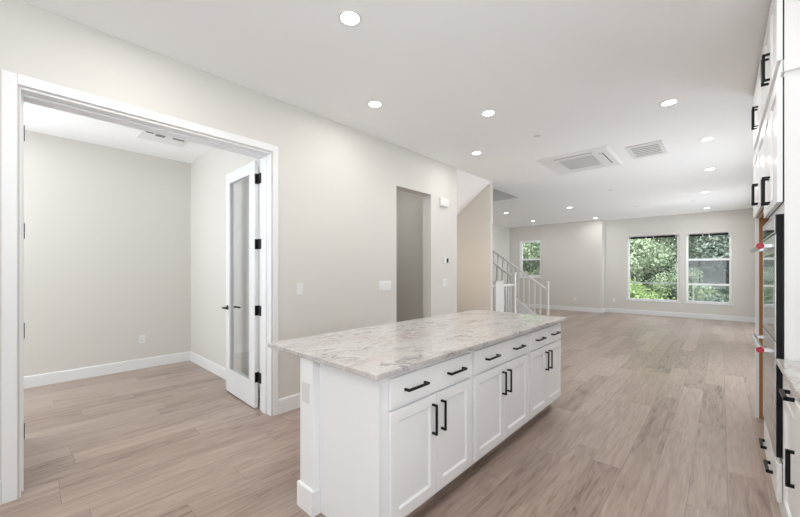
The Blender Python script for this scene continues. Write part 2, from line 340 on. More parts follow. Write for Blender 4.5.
# double door casing and jamb (trim)
cy0, cy1 = WY-.018, WY
b = MB().box(-.086, -.022, cy0, cy1, 0, 2.589).box(1.622, 1.674, cy0, cy1, 0, 2.589).box(-.022, 1.622, cy0, cy1, 2.525, 2.589)
struct('trim_1', b, M['trim'], bevel=.003)
b = MB().box(D0-.003, D0+.003, WY-.004, WY+TH+.003, 0, DT).box(D1-.006, D1+.002, WY-.004, WY+TH+.003, 0, DT).box(D0, D1, WY-.004, WY+TH+.003, DT-.006, DT+.002)
b.box(D0+.003, D0+.014, WY+.08, WY+.17, 0, DT-.018).box(D1-.018, D1-.006, WY+.08, WY+.17, 0, DT-.018).box(D0+.003, D1-.006, WY+.08, WY+.17, DT-.018, DT-.006)
struct('trim_2', b, M['trim'])
yi = WY+TH
struct('trim_3', MB().box(-.08, -.014, yi, yi+.018, 0, 2.58).box(1.616, 1.68, yi, yi+.018, 0, 2.58).box(-.014, 1.616, yi, yi+.018, 2.515, 2.58), M['trim'], bevel=.003)

# glazed doors standing open into the study
def door_leaf(n, hinge, dirv, nrm, label):
    """hinge point, unit vector along the leaf (away from hinge), unit normal of the face towards the kitchen camera side"""
    hx, hy = hinge; dx, dy = dirv; nx, ny = nrm; Wd, T = .785, .036
    def pt(a, t, z): return (hx+dx*a+nx*t, hy+dy*a+ny*t, z)
    def bx(mb, a0, a1, t0, t1, z0, z1):
        vs = [mb.bm.verts.new(pt(a, t, z)) for z in (z0, z1) for (a, t) in ((a0, t0), (a1, t0), (a1, t1), (a0, t1))]
        for f in ((0,3,2,1),(4,5,6,7),(0,1,5,4),(1,2,6,5),(2,3,7,6),(3,0,4,7)): mb.bm.faces.new([vs[i] for i in f])
    root = thing('door_%d' % n, 'x', 'x', (hx, hy, 0)); del root['label']; del root['category']; root['kind'] = 'structure'
    b = MB(); st = .112
    bx(b, 0, st, -T, 0, .012, 2.495); bx(b, Wd-st, Wd, -T, 0, .012, 2.495); bx(b, st, Wd-st, -T, 0, .012, .262); bx(b, st, Wd-st, -T, 0, 2.385, 2.495)
    obj('door_leaf', b, M['trim'], root, .002)
    g = MB(); bx(g, st-.005, Wd-st+.005, -T*.6, -T*.45, .258, 2.389); obj('door_glass', g, M['door_glass'], root)
    b = MB()
    for t0, t1 in ((-.004, .004), (-T-.004, -T+.004)):
        bx(b, st, st+.012, t0, t1, .262, 2.385); bx(b, Wd-st-.012, Wd-st, t0, t1, .262, 2.385); bx(b, st+.012, Wd-st-.012, t0, t1, .262, .274); bx(b, st+.012, Wd-st-.012, t0, t1, 2.373, 2.385)
    obj('glazing_bead', b, M['trim'], root)
    for s in ((1, -1) if n == 1 else ()):
        t0 = 0 if s > 0 else -T
        h = MB(); hz = .968; ha = Wd-.06
        a = [ (math.cos(2*PI*i/20), math.sin(2*PI*i/20)) for i in range(20)]
        def disc(r, ta, tb, ca=ha, cz=hz):
            A = [h.bm.verts.new(pt(ca+r*u, ta, cz+r*v)) for u, v in a]; B = [h.bm.verts.new(pt(ca+r*u, tb, cz+r*v)) for u, v in a]
            for i in range(20): h.bm.faces.new((A[i], A[(i+1) % 20], B[(i+1) % 20], B[i]))
            h.bm.faces.new(A); h.bm.faces.new(B)
        disc(.027, t0, t0+s*.008); disc(.010, t0+s*.008, t0+s*.055)
        bx(h, ha-.115, ha+.010, *sorted((t0+s*.045, t0+s*.062)), hz-.009, hz+.009)
        obj('door_handle', h, M['black'], root, .002)
    return root, bx, pt
d1, bx1, pt1 = door_leaf(1, (1.570, 3.428), (math.sin(.030), math.cos(.030)), (-math.cos(.030), math.sin(.030)), '')
for z in (2.31, 1.655, .99, .32):
    b = MB().box(1.572, 1.604, 3.419, 3.427, z-.05, z+.05).box(1.597, 1.6052, 3.335, 3.419, z-.05, z+.05).cyl((1.6055, 3.424, z-.052), .007, .104, n=12)
    obj('hinge', b, M['black'], d1)
d2, bx2, pt2 = door_leaf(2, (-.012, 3.43), (0, 1), (1, 0), '')
for z in (2.31, 1.655, .99, .32):
    obj('hinge', MB().box(-.048, -.012, 3.421, 3.429, z-.05, z+.05).box(-.006, -.0005, 3.385, 3.421, z-.05, z+.05).cyl((.002, 3.424, z-.052), .007, .104, n=12), M['black'], d2)

# ------------------------------------------------------------------ outside: slope and trees
hb = bmesh.new()
nx_, ny_ = 24, 30
rows = []
for i in range(nx_+1):
    x = 15.5 + 30*i/nx_; rw = []
    for j in range(ny_+1):
        y = -14 + 42*j/ny_; z = -3.0 + (x-15.5)*.55 + random.uniform(-.25, .25); rw.append(hb.verts.new((x, y, z)))
    rows.append(rw)
for i in range(nx_):
    for j in range(ny_): hb.faces.new((rows[i][j], rows[i+1][j], rows[i+1][j+1], rows[i][j+1]))
struct('terrain_slope', hb, M['hill'])
def crown_bm(rx, rz, n, leaf, seed):
    rnd = random.Random(seed); bm = bmesh.new()
    blobs = [(Vector((rnd.gauss(0, rx*.45), rnd.gauss(0, rx*.45), rnd.uniform(-rz*.5, rz*.65))), rnd.uniform(.35, .6)*rx) for _ in range(16)]
    for _ in range(n):
        c0, r0 = rnd.choice(blobs); d = Vector((rnd.gauss(0, 1), rnd.gauss(0, 1), rnd.gauss(0, 1))).normalized()
        p = c0 + d*r0*rnd.uniform(.55, 1.08); a = (d + Vector((rnd.gauss(0, .5), rnd.gauss(0, .5), rnd.gauss(0, .5)))).normalized()
        u = a.orthogonal().normalized(); u = Matrix.Rotation(rnd.uniform(0, 6.28), 3, a) @ u; v = a.cross(u); s = leaf*rnd.uniform(.6, 1.3)
        vs = [bm.verts.new(p + u*s*.5), bm.verts.new(p + v*s*.28), bm.verts.new(p - u*s*.5), bm.verts.new(p - v*s*.28)]
        bm.faces.new(vs)
    return bm
def trunk_bm(h, seed):
    rnd = random.Random(seed); b = MB(); b.cyl((0, 0, 0), .16, h, n=10, r2=.08)
    for k in range(4):
        a = rnd.uniform(0, 6.28); z = h*rnd.uniform(.6, .95); L = h*.35
        p0 = Vector((0, 0, z)); p1 = p0 + Vector((math.cos(a)*L, math.sin(a)*L, L*.6)); n = 6
        ring0 = [b.bm.verts.new(p0 + Vector((.05*math.cos(q*PI/3), .05*math.sin(q*PI/3), 0))) for q in range(n)]
        ring1 = [b.bm.verts.new(p1 + Vector((.02*math.cos(q*PI/3), .02*math.sin(q*PI/3), 0))) for q in range(n)]
        for q in range(n): b.bm.faces.new((ring0[q], ring0[(q+1) % n], ring1[(q+1) % n], ring1[q]))
    return b
TK = [(2.0, 2.1, 7000, .22), (2.4, 2.2, 7500, .25), (1.7, 1.8, 5000, .20)]
crowns = []; trunks = []
for k, (rx, rz, n, lf) in enumerate(TK):
    bm = crown_bm(rx, rz, n, lf, k+3); me = bpy.data.meshes.new('crown'); bmesh.ops.translate(bm, verts=bm.verts, vec=(0, 0, 2.7)); bm.to_mesh(me); bm.free(); me.materials.append(M['leaf_mid']); crowns.append(me)
    t = trunk_bm(2.7, k+20).bm; bmesh.ops.recalc_face_normals(t, faces=t.faces); me = bpy.data.meshes.new('trunk'); t.to_mesh(me); t.free(); me.materials.append(M['bark']); trunks.append(me)
def tree(x, y, k, s, leaf, label, group):
    z = -3.0 + (x-15.5)*.55 - .2
    r = thing('leafy_tree', label, 'tree', (x, y, z), group); r.rotation_euler = (0, 0, random.uniform(0, 6.28)); r.scale = (s, s, s)
    for nm, me in (('foliage', crowns[k]), ('trunk', trunks[k])):
        o = bpy.data.objects.new(nm, me); col.objects.link(o); o.parent = r
        if nm == 'foliage': o.material_slots[0].link = 'OBJECT'; o.material_slots[0].material = M[leaf]
    return r
G1 = ('green leafy tree on the slope, seen through the wide far window', 'trees through the wide far window')
G2 = ('dark leafy tree on the slope, seen through the far window with a middle sash', 'trees through the sashed far window')
G3 = ('pale green tree outside the small window behind the stair railing', 'trees through the small window')
for (x, y, k, s, lf, g) in [
    (18.2, 3.0, 0, .56, 'leaf_bright', G1), (20.4, 1.2, 2, .46, 'leaf_mid', G1), (21.5, 6.0, 1, .62, 'leaf_mid', G1), (21.9, 3.2, 0, .62, 'leaf_mid', G1), (25.5, 4.2, 1, .82, 'leaf_mid', G1), (30.5, 5.2, 0, 1.2, 'leaf_dark', G1),
    (17.9, .2, 2, .52, 'leaf_dark', G2), (22.2, -.7, 1, .66, 'leaf_dark', G2), (25.3, -.6, 1, .88, 'leaf_mid', G2), (31.0, -1.6, 0, 1.2, 'leaf_mid', G2),
    (18.6, 7.6, 0, .62, 'leaf_mid', G3), (21.5, 10.4, 1, .78, 'leaf_mid', G3), (26.5, 12.9, 1, .9, 'leaf_mid', G3), (26.0, 8.6, 0, .8, 'leaf_mid', G3), (32, 15, 0, 1.2, 'leaf_dark', G3)]:
    tree(x, y, k, s, lf, *g)
rl = thing('balcony_rail', 'grey rail crossing outside the wide far window, low down', 'railing', (FX+.55, 1.57, 0))
obj('top_rail', MB().box(FX+.53, FX+.57, .6, 2.6, .96, 1.0), M['ext'], rl)
for y in (.62, 2.56): obj('rail_post', MB().box(FX+.53, FX+.57, y-.02, y+.02, -.1, .96), M['ext'], rl)
struct('balcony_slab', MB().box(FX+.14, FX+.75, .4, 2.8, -.2, -.1), M['ext'])
hr = thing('blind_headrail', 'x', 'x', (0, 0, 0)); bpy.data.objects.remove(hr)
for (hole, lab) in ((W1, 'black rolled blind at the head of the wide far window'), (W2, 'black rolled blind at the head of the sashed far window')):
    y0, y1, z0, z1 = hole
    hr = thing('rolled_blind', lab, 'blind', (FX+.03, (y0+y1)/2, z1-.04))
    obj('roller', MB().cyl((FX+.018, y0+.05, z1-.050), .030, y1-y0-.10, 'Y', 16), M['black'], hr)
    for q in (.06, .48, .62, .94):
        yy = y0+(y1-y0)*q; obj('bracket', MB().box(FX-.010, FX+.046, yy-.012, yy+.012, z1-.085, z1-.001), M['trim'], hr)

# ------------------------------------------------------------------ cabinet pieces
def shaker(mb, x0, x1, z0, z1, yf, t, s, st=.057, dep=.010, sl=.010):
    """raised frame, sloped inner edge and flat centre; front face at y=yf looking towards s (-1: -Y, +1: +Y)"""
    bm = mb.bm; yb = yf - s*t; yr = yf - s*dep
    def ring(i, y): return [bm.verts.new(p) for p in ((x0+i, y, z0+i), (x1-i, y, z0+i), (x1-i, y, z1-i), (x0+i, y, z1-i))]
    A = ring(0, yb); B = ring(0, yf - s*.002); B2 = ring(.002, yf); C_ = ring(st, yf); D = ring(st+sl, yr)
    for P, Q in ((A, B), (B, B2), (B2, C_), (C_, D)):
        for i in range(4): j = (i+1) % 4; bm.faces.new((P[i], P[j], Q[j], Q[i]))
    bm.faces.new(D); bm.faces.new(list(reversed(A)))
def slab(mb, x0, x1, z0, z1, yf, t, s): mb.box(x0, x1, min(yf, yf-s*t), max(yf, yf-s*t), z0, z1)
def handle(parent, x, z, yf, s, vert=True, L=.17, so=.036):
    b = MB(); y1 = yf + s*so; r = .0065 if s < 0 else .009; lo, hi = sorted((y1-s*(.011 if s < 0 else .015), y1)); pl, ph = sorted((yf, y1-s*.004))
    if vert:
        b.box(x-r, x+r, lo, hi, z-L/2, z+L/2)
        for q in (z-L/2, z+L/2-.012): b.box(x-r, x+r, pl, ph, q, q+.012)
    else:
        b.box(x-L/2, x+L/2, lo, hi, z-r, z+r)
        for q in (x-L/2, x+L/2-.012): b.box(q, q+.012, pl, ph, z-r, z+r)
    return obj('handle', b, M['black'], parent, .002)

# ------------------------------------------------------------------ island
IY = 1.19                     # front plane of the doors
top = thing('island_countertop', 'speckled white and taupe granite countertop lying on the white island', 'countertop', (2.42, 1.66, .885))
bm = MB().box(1.097, 3.745, 1.160, 2.205, .885, .915); obj('stone_slab', bm, M['granite'], top, .005)
units = [(1.224, 1.973, 1.182, 1.995, 1.599, 'nearest the end panel'), (2.017, 2.884, 1.995, 2.903, 2.447, 'in the middle of the island'), (2.923, 3.688, 2.903, 3.690, 3.304, 'at the far end by the stairs')]
for (x0, x1, c0, c1, mid, where) in units:
    u = thing('island_cabinet', 'white island cabinet, one drawer over two doors, ' + where, 'cabinet', ((c0+c1)/2, 1.5, 0), 'island cabinets')
    b = MB().box(c0+.0005, c1-.0005, IY+.021, 1.83, .105, .8845)
    obj('carcass', b, M['cab'], u, .001)
    obj('toe_kick', MB().box(c0+.0005, c1-.0005, IY+.10, 1.83, 0, .104), M['floor'], u)
    b = MB(); slab(b, x0, x1, .705, .858, IY, .019, -1); dr = obj('drawer', b, M['cab'], u, .003)
    q = (x1-x0)*.253 if x1-x0 < .8 else (x1-x0)*.25
    handle(dr, x0+q-.008 if x0 < 1.3 else x0+q, .785, IY, -1, False); handle(dr, x1-q+.0, .785, IY, -1, False)
    for k, (a, d) in enumerate(((x0, mid-.002), (mid+.002, x1))):
        b = MB(); shaker(b, a, d, .132, .692, IY, .019, -1); dd = obj('door', b, M['cab'], u)
        handle(dd, (mid-.042) if k == 0 else (mid+.042), .562, IY, -1)
e = thing('island_end_panel', 'flat white end panel with corner post on the near end of the island', 'cabinet panel', (1.16, 1.6, 0))
obj('panel', MB().box(1.163, 1.1815, IY+.021, 1.84, 0, .8845), M['cab'], e, .001)
obj('corner_post', MB().box(1.118, 1.1625, 1.705, 1.84, 0, .8845), M['cab'], e, .002)
b = MB()
def ring_box(b, x0, x1, y0, y1, z0, z1, ch=.008):
    bm = b.bm; L = [[bm.verts.new(p) for p in ((x0+i, y0+i, z), (x1, y0+i, z), (x1, y1-i, z), (x0+i, y1-i, z))] for (i, z) in ((0, z0), (0, z1-ch), (ch, z1))]
    for P, Q in zip(L, L[1:]):
        for i in range(4): j = (i+1) % 4; bm.faces.new((P[i], P[j], Q[j], Q[i]))
    bm.faces.new(L[-1]); bm.faces.new(list(reversed(L[0])))
ring_box(b, 1.104, 1.117, 1.691, 1.853, 0, .148); b.box(1.1175, 1.162, 1.691, 1.7045, 0, .140).box(1.1175, 1.162, 1.8405, 1.853, 0, .140)
obj('post_base', b, M['cab'], e, .001)
e = thing('island_back_panel', 'flat white panel on the seating side of the island', 'cabinet panel', (2.4, 1.85, 0))
obj('panel', MB().box(1.1825, 3.690, 1.8305, 1.849, 0, .8845), M['cab'], e)
e = thing('island_far_panel', 'white end panel closing the far end of the island', 'cabinet panel', (3.72, 1.5, 0))
obj('panel', MB().box(3.6905, 3.700, IY+.021, 1.849, .105, .8845), M['cab'], e)

def outlet(name, label, cat, c, face, w, h, kind, group=None):
    """face: 'X-' etc. plate centred at c on that face"""
    ax = face[0]; s = 1 if face[1] == '+' else -1
    t = thing(name, label, cat, c, group)
    def B(u0, u1, z0, z1, d0, d1):
        lo, hi = sorted((s*d0, s*d1))
        if ax == 'X': return MB().box(c[0]+lo, c[0]+hi, c[1]+u0, c[1]+u1, c[2]+z0, c[2]+z1)
        return MB().box(c[0]+u0, c[0]+u1, c[1]+lo, c[1]+hi, c[2]+z0, c[2]+z1)
    obj('cover_plate', B(-w/2, w/2, -h/2, h/2, 0, .006), M['plate'], t, .002)
    if kind == 'socket':
        obj('socket_face', B(-.017, .017, -.034, .034, .006, .008), M['plate'], t, .001)
        for z in (-.018, .018):
            for u in (-.007, .005): obj('socket_slot', B(u, u+.002, z-.004, z+.005, .008, .0085), M['slot'], t)
    else:
        n = kind
        for i in range(n):
            u = (i-(n-1)/2)*.046; obj('rocker', B(u-.0165, u+.0165, -.033, .033, .006, .010), M['plate'], t, .002)
    return t
outlet('power_outlet', 'white power outlet on the corner post of the island', 'power outlet', (1.118, 1.777, .682), 'X-', .072, .115, 1)
outlet('light_switch', 'single white light switch beside the double door casing', 'light switch', (1.914, WY, 1.205), 'Y-', .074, .118, 1)
outlet('light_switch', 'wide four gang white light switch left of the pantry opening', 'light switch', (3.140, WY, 1.196), 'Y-', .212, .118, 4)
outlet('light_switch', 'white two gang switch below the thermostat', 'light switch', (4.445, WY, 1.205), 'Y-', .118, .115, 2)
outlet('power_outlet', 'white power outlet low on the study back wall', 'power outlet', (1.147, RY, .415), 'Y-', .072, .115, 'socket')
outlet('power_outlet', 'white power outlet low on the beige wall right of the stair railing', 'power outlet', (FX2, 3.685, .408), 'X-', .072, .115, 'socket')
outlet('power_outlet', 'white power outlet low on the wall between recess corner and wide window', 'power outlet', (FX, 2.60, .412), 'X-', .072, .115, 'socket')
t = thing('thermostat', 'small white thermostat with dark display on the wall by the stairs', 'thermostat', (4.477, WY, 1.545))
obj('housing', MB().box(4.420, 4.535, WY-.022, WY, 1.498, 1.592), M['plate'], t, .004)
obj('display', MB().box(4.466, 4.520, WY-.0235, WY-.022, 1.510, 1.580), M['screen_dark'], t)
t = thing('door_chime', 'white boxy chime unit high on the wall right of the pantry opening', 'door chime', (4.40, WY, 2.43))
obj('housing', MB().box(4.300, 4.500, WY-.045, WY, 2.375, 2.500), M['plate'], t, .008)
obj('grille', MB().box(4.335, 4.465, WY-.047, WY-.045, 2.388, 2.394).box(4.335, 4.465, WY-.047, WY-.045, 2.400, 2.406), M['detector'], t)

# ------------------------------------------------------------------ right side: tall units
CB = -.872
FY = -.250                    # face frame plane
DF = -.2235                   # door front plane
tc = thing('oven_cabinet', 'tall white cabinet to the ceiling housing the double oven', 'cabinet', (3.19, -.56, 0))
obj('side_panel', MB().box(2.775, 2.793, CB, FY, 0, 3.048), M['cab'], tc, .001)
b = MB().box(2.775, 2.812, FY-.02, FY, 0, 3.048) if False else MB()
b.box(2.7935, 3.58, FY-.02, FY, 1.705, 3.048).box(2.7935, 3.58, FY-.02, FY, 0, .365).box(3.565, 3.60, FY-.02, FY, .365, 1.705)
obj('face_frame', b, M['cab'], tc)
obj('far_side_panel', MB().box(3.582, 3.60, CB, FY-.0205, 0, 3.048), M['plywood'], tc)
b = MB().box(2.76, 2.7745, CB, FY+.012, 2.455, 2.52).box(2.76, 3.60, FY+.0005, FY+.014, 2.455, 2.52)
obj('stacking_moulding', b, M['cab'], tc, .004)
for (z0, z1, hz) in ((1.765, 2.440, 1.895), (2.535, 3.030, 2.665)):
    for k, (a, d) in enumerate(((2.787, 3.198), (3.202, 3.598))):
        b = MB(); shaker(b, a, d, z0, z1, DF, .0205, 1); dd = obj('door', b, M['cab'], tc); obj('door_shadow_gap', MB().box(a+.001, d-.001, FY+.0003, DF-.0207, z0+.001, z1-.001), M['slot'], tc); handle(dd, 3.165 if k == 0 else 3.235, hz, DF, 1)  # black slab behind each door paints the shadow gap to the frame
b = MB(); slab(b, 2.80, 3.575, .125, .335, DF, .0205, 1); dr = obj('drawer', b, M['cab'], tc, .003)
for x in (3.06, 3.44): handle(dr, x, .205, DF, 1, False, .15, .030)
# double wall oven
ov = thing('double_wall_oven', 'stainless steel double wall oven with black glass in the tall cabinet', 'oven', (3.19, -.25, .37))
OF = -.2165
obj('oven_body', MB().box(2.800, 3.562, -.80, -.222, .37, 1.70), M['oven_black'], ov)
b = MB().box(2.800, 3.560, -.2215, OF, 1.60, 1.70); cp = obj('control_panel', b, M['oven_glass'], ov, .002)
obj('panel_trim', MB().box(2.800, 2.806, OF, OF+.002, 1.60, 1.70).box(2.806, 3.56, OF, OF+.002, 1.60, 1.606).box(2.806, 3.56, OF, OF+.002, 1.694, 1.70), M['steel'], cp)
for (z0, z1, hz, lab) in ((1.005, 1.590, 1.535, 'upper'), (.455, .995, .930, 'lower')):
    b = MB(); s_ = .05
    b.box(2.800, 2.800+s_, -.2215, OF, z0, z1).box(3.560-s_, 3.560, -.2215, OF, z0, z1).box(2.800+s_, 3.560-s_, -.2215, OF, z0, z0+.045).box(2.800+s_, 3.560-s_, -.2215, OF, z1-.10, z1)
    od = obj('oven_door', b, M['steel'], ov, .0015)
    obj('oven_window', MB().box(2.850, 3.510, -.2212, OF-.001, z0+.045, z1-.10), M['oven_glass'], od)
    h = MB().cyl((2.915, -.166, hz), .0155, .61, 'X', 20)
    for x in (2.935, 3.485): h.box(x-.013, x+.013, OF, -.160, hz-.010, hz+.010)
    hh = obj('oven_handle', h, M['steel'], od, .0015)
    h = MB().cyl((2.9075, -.166, hz), .0175, .0072, 'X', 24)
    bd = obj('red_badge', h, M['red'], od); bd['label'] = 'red round end cap on handle'
b = MB().box(2.800, 3.560, -.2215, OF, .372, .450); obj('vent_trim', b, M['steel'], ov, .0015)
# fridge surround
fc = thing('fridge_surround_cabinet', 'white cabinet bridging the empty fridge alcove beyond the ovens', 'cabinet', (4.16, -.56, 0))
obj('top_box', MB().box(3.602, 4.70, CB, FY, 1.88, 3.048), [M['cab']], fc)
obj('box_underside', MB().box(3.603, 4.699, CB, FY-.012, 1.870, 1.8795), M['plywood'], fc)
obj('end_panel', MB().box(4.7205, 4.738, CB, FY+.012, 0, 3.048), M['cab'], fc, .001)
obj('panel_edge', MB().box(4.702, 4.72, FY-.012, FY+.012, 0, 3.048), M['cab'], fc, .001)
obj('panel_inner_face', MB().box(4.702, 4.72, CB, FY-.0125, 0, 1.8795), M['plywood'], fc)
obj('stacking_moulding', MB().box(3.602, 4.70, FY+.0005, FY+.014, 2.455, 2.52), M['cab'], fc, .004)
for (z0, z1, hz) in ((1.885, 2.440, 2.025), (2.535, 3.030, 2.665)):
    for k, (a, d) in enumerate(((3.604, 4.148), (4.152, 4.698))):
        b = MB(); shaker(b, a, d, z0, z1, DF, .0205, 1); dd = obj('door', b, M['cab'], fc); obj('door_shadow_gap', MB().box(a+.001, d-.001, FY+.0003, DF-.0207, z0+.001, z1-.001), M['slot'], fc); handle(dd, 4.115 if k == 0 else 4.185, hz, DF, 1)  # same black slab as painted shade between door and frame
# base run
ct = thing('wall_countertop', 'speckled granite countertop along the right wall, butting the tall oven cabinet', 'countertop', (1.6, -.55, .885))
obj('stone_slab', MB().box(-1.6, 2.7745, CB, -.219, .885, .915), M['granite'], ct, .005)
bc = thing('base_cabinet', 'white base cabinet under the right countertop, beside the ovens', 'cabinet', (2.45, -.55, 0))
obj('carcass', MB().box(2.125, 2.774, CB, -.262, .105, .8845), M['cab'], bc); obj('toe_kick', MB().box(2.125, 2.774, CB, -.33, 0, .104), M['cab'], bc)
b = MB(); slab(b, 2.14, 2.762, .735, .868, -.2425, .019, 1); dr = obj('drawer', b, M['cab'], bc, .003); handle(dr, 2.42, .81, -.2425, 1, False, .15)
b = MB(); shaker(b, 2.14, 2.762, .125, .722, -.2425, .019, 1); dd = obj('door', b, M['cab'], bc); handle(dd, 2.20, .555, -.2425, 1, True, .155, .043)
bc = thing('base_cabinet', 'white tall-fronted base cabinet at the right edge of the photo', 'cabinet', (1.8, -.55, 0))
obj('carcass', MB().box(1.50, 2.1235, CB, -.262, .105, .8845), M['cab'], bc); obj('toe_kick', MB().box(1.50, 2.1235, CB, -.33, 0, .104), M['cab'], bc)
b = MB(); slab(b, 1.505, 2.12, .125, .868, -.2180, .0435, 1); dd = obj('door', b, M['cab'], bc, .003)
for (x0, x1) in ((.70, 1.498), (-.1, .698), (-1.55, -.102)):
    bc = thing('base_cabinet', 'white base cabinet further along the right countertop, beside the camera', 'cabinet', ((x0+x1)/2, -.55, 0), 'base cabinets beside the camera')
    obj('carcass', MB().box(x0, x1, CB, -.262, .105, .8845), M['cab'], bc); obj('toe_kick', MB().box(x0, x1, CB, -.33, 0, .104), M['cab'], bc)
    m_ = (x0+x1)/2
    b = MB(); slab(b, x0+.01, x1-.01, .735, .868, -.2425, .019, 1); dr = obj('drawer', b, M['cab'], bc, .003); handle(dr, m_, .81, -.2425, 1, False)
    for k, (a, d) in enumerate(((x0+.01, m_-.002), (m_+.002, x1-.01))):
        b = MB(); shaker(b, a, d, .125, .722, -.2425, .019, 1); dd = obj('door', b, M['cab'], bc); handle(dd, m_ - .04 + .08*k, .61, -.2425, 1)

# ------------------------------------------------------------------ stairs
SL = .70; RUN = .257; RIS = .18; SX0, SX1 = 7.075, 7.87
st = thing('staircase', 'staircase with taupe treads and white skirts rising behind the railing', 'staircase', (7.5, 3.02, 0))
for k in range(9):
    y = 3.02 + RUN*k; z = RIS*(k+1)
    obj('tread', MB().box(SX0, SX1, y-.02, y+RUN, z-.03, z), M['tread'], st, .004)
    obj('riser', MB().box(SX0, SX1, y, y+.015, z-RIS if k == 0 else z-RIS, z-.0305), M['trim'], st)
def skirt(x0, x1, y_):
    prof = [(y_, 0), (y_, .325+SL*(y_-2.98)), (3.02+RUN*9, .325+SL*(RUN*9+.04)), (3.02+RUN*9, max(0, SL*(RUN*9)-.25)), (3.35, 0)]
    return MB().prism(prof, x0, x1, 'X')
obj('skirt', skirt(SX1+.001, SX1+.04, 2.90), M['trim'], st); obj('skirt', skirt(SX0-.045, SX0-.001, 3.255), M['trim'], st)
def zr(y): return .95 + SL*(y-2.83)
def slope_rail(x, y0, y1, w_=.055, h_=.05):
    return MB().prism([(y0, zr(y0)-h_/2), (y0, zr(y0)+h_/2), (y1, zr(y1)+h_/2), (y1, zr(y1)-h_/2)], x-w_/2, x+w_/2, 'X')
fr = thing('stair_railing', 'white railing climbing the far side of the stairs from a slim newel', 'railing', (7.9, 2.83, 0))
obj('handrail', slope_rail(7.89, 2.86, 5.0), M['rail'], fr, .006)
b = MB().box(7.868, 7.912, 2.80, 2.845, 0, 1.13); obj('newel_post', b, M['rail'], fr, .004)
obj('newel_cap', MB().box(7.862, 7.918, 2.794, 2.851, 1.13, 1.145), M['rail'], fr, .005)
k = 0
y = 2.99
while y < 4.95:
    zb = .34 + SL*(y-2.98); obj('baluster', MB().box(7.877, 7.903, y-.014, y+.014, zb, zr(y)-.026), M['rail'], fr); y += .1285
nr = thing('stair_railing', 'short white sloping railing on the near side of the stairs', 'railing', (7.05, 3.2, 0))
obj('newel_post', MB().box(6.975, 7.05, 3.17, 3.25, 0, 1.33), M['rail'], nr, .004); obj('newel_cap', MB().box(6.967, 7.058, 3.162, 3.258, 1.33, 1.35), M['rail'], nr, .005)
obj('handrail', slope_rail(7.05, 3.26, 5.0), M['rail'], nr, .006)
y = 3.36
while y < 4.95:
    obj('baluster', MB().box(7.038, 7.064, y-.013, y+.013, .34+SL*(y-2.98), zr(y)-.026), M['rail'], nr); y += .1285
gr = thing('guard_railing', 'level white guard railing with square newel beside the wall end', 'railing', (6.5, 3.21, 0))
obj('handrail', MB().box(5.935, 6.974, 3.18, 3.235, 1.065, 1.115), M['rail'], gr, .006)
obj('bottom_rail', MB().box(6.425, 6.974, 3.19, 3.225, .06, .10), M['rail'], gr)
obj('newel_post', MB().box(6.10, 6.42, 3.145, 3.27, 0, 1.17), M['rail'], gr, .005); obj('newel_cap', MB().box(6.09, 6.43, 3.135, 3.28, 1.17, 1.19), M['rail'], gr, .006)
for x in [6.52, 6.63, 6.74, 6.85]: obj('baluster', MB().box(x-.015, x+.015, 3.193, 3.223, .10, 1.065), M['rail'], gr)

# ------------------------------------------------------------------ ceiling fixtures
def annulus(r0, r1, z0, z1, n=40):
    bm = bmesh.new(); R = []
    for (r, z) in ((r0, z1), (r0, z0+.002), (r0+.004, z0), (r1-.004, z0), (r1, z0+.003), (r1, z1)):
        R.append([bm.verts.new((r*math.cos(2*PI*i/n), r*math.sin(2*PI*i/n), z)) for i in range(n)])
    for P, Q in zip(R, R[1:]+R[:1]):
        for i in range(n): bm.faces.new((P[i], P[(i+1) % n], Q[(i+1) % n], Q[i]))
    bmesh.ops.recalc_face_normals(bm, faces=bm.faces); me = bpy.data.meshes.new('trim_ring'); bm.to_mesh(me); bm.free(); me.materials.append(M['plate']); return me
ring_me = annulus(.060, .076, -.006, 0)
b = MB().cyl((0, 0, -.0035), .0595, .003, n=40); bmesh.ops.recalc_face_normals(b.bm, faces=b.bm.faces)
lens_me = bpy.data.meshes.new('lens'); b.bm.to_mesh(lens_me); b.bm.free(); lens_me.materials.append(M['lens'])
ld = bpy.data.lights.new('lamp_glow', 'AREA'); ld.shape = 'DISK'; ld.size = .12; ld.energy = LAMP_W; ld.color = LAMP_COL
def downlight(x, y, label, group=None):
    r = thing('recessed_downlight', label, 'ceiling light', (x, y, H), group)
    for nm, me in (('trim_ring', ring_me), ('lens', lens_me)):
        o = bpy.data.objects.new(nm, me); col.objects.link(o); o.parent = r
    o = bpy.data.objects.new('lamp_glow', ld); col.objects.link(o); o.parent = r; o.location = (0, 0, -.008)
for (x, y, lab) in [
    (1.457, 1.791, 'lit round downlight over the near end of the island, largest in view'),
    (2.380, 2.535, 'lit round downlight by the left wall, right of the double door'),
    (3.327, 1.802, 'lit round downlight over the far end of the island'),
    (4.346, 2.541, 'lit round downlight by the left wall, next before the stair opening'),
    (4.327, .379, 'lit round downlight nearest the upper cabinets, short of the square vent'),
    (5.860, .130, 'lit round downlight just right of the square louvred vent'),
    (7.623, .135, 'lit round downlight in the right row, second beyond the square vent'),
    (9.792, .253, 'lit round downlight in the right row, next to last before the windows'),
    (12.344, .279, 'lit round downlight in the right row, closest to the far windows'),
    (9.784, 2.943, 'lit round downlight in mid ceiling beyond the air conditioner'),
    (12.309, 2.929, 'lit round downlight against the recess corner of the far wall'),
    (11.633, 4.651, 'lit round downlight in front of the small far window'),
    (9.478, 4.576, 'lit round downlight just right of the stairwell opening'),
    (.50, 2.49, 'round downlight cut by the top edge of the photo, above the double door')]:
    downlight(x, y, lab)
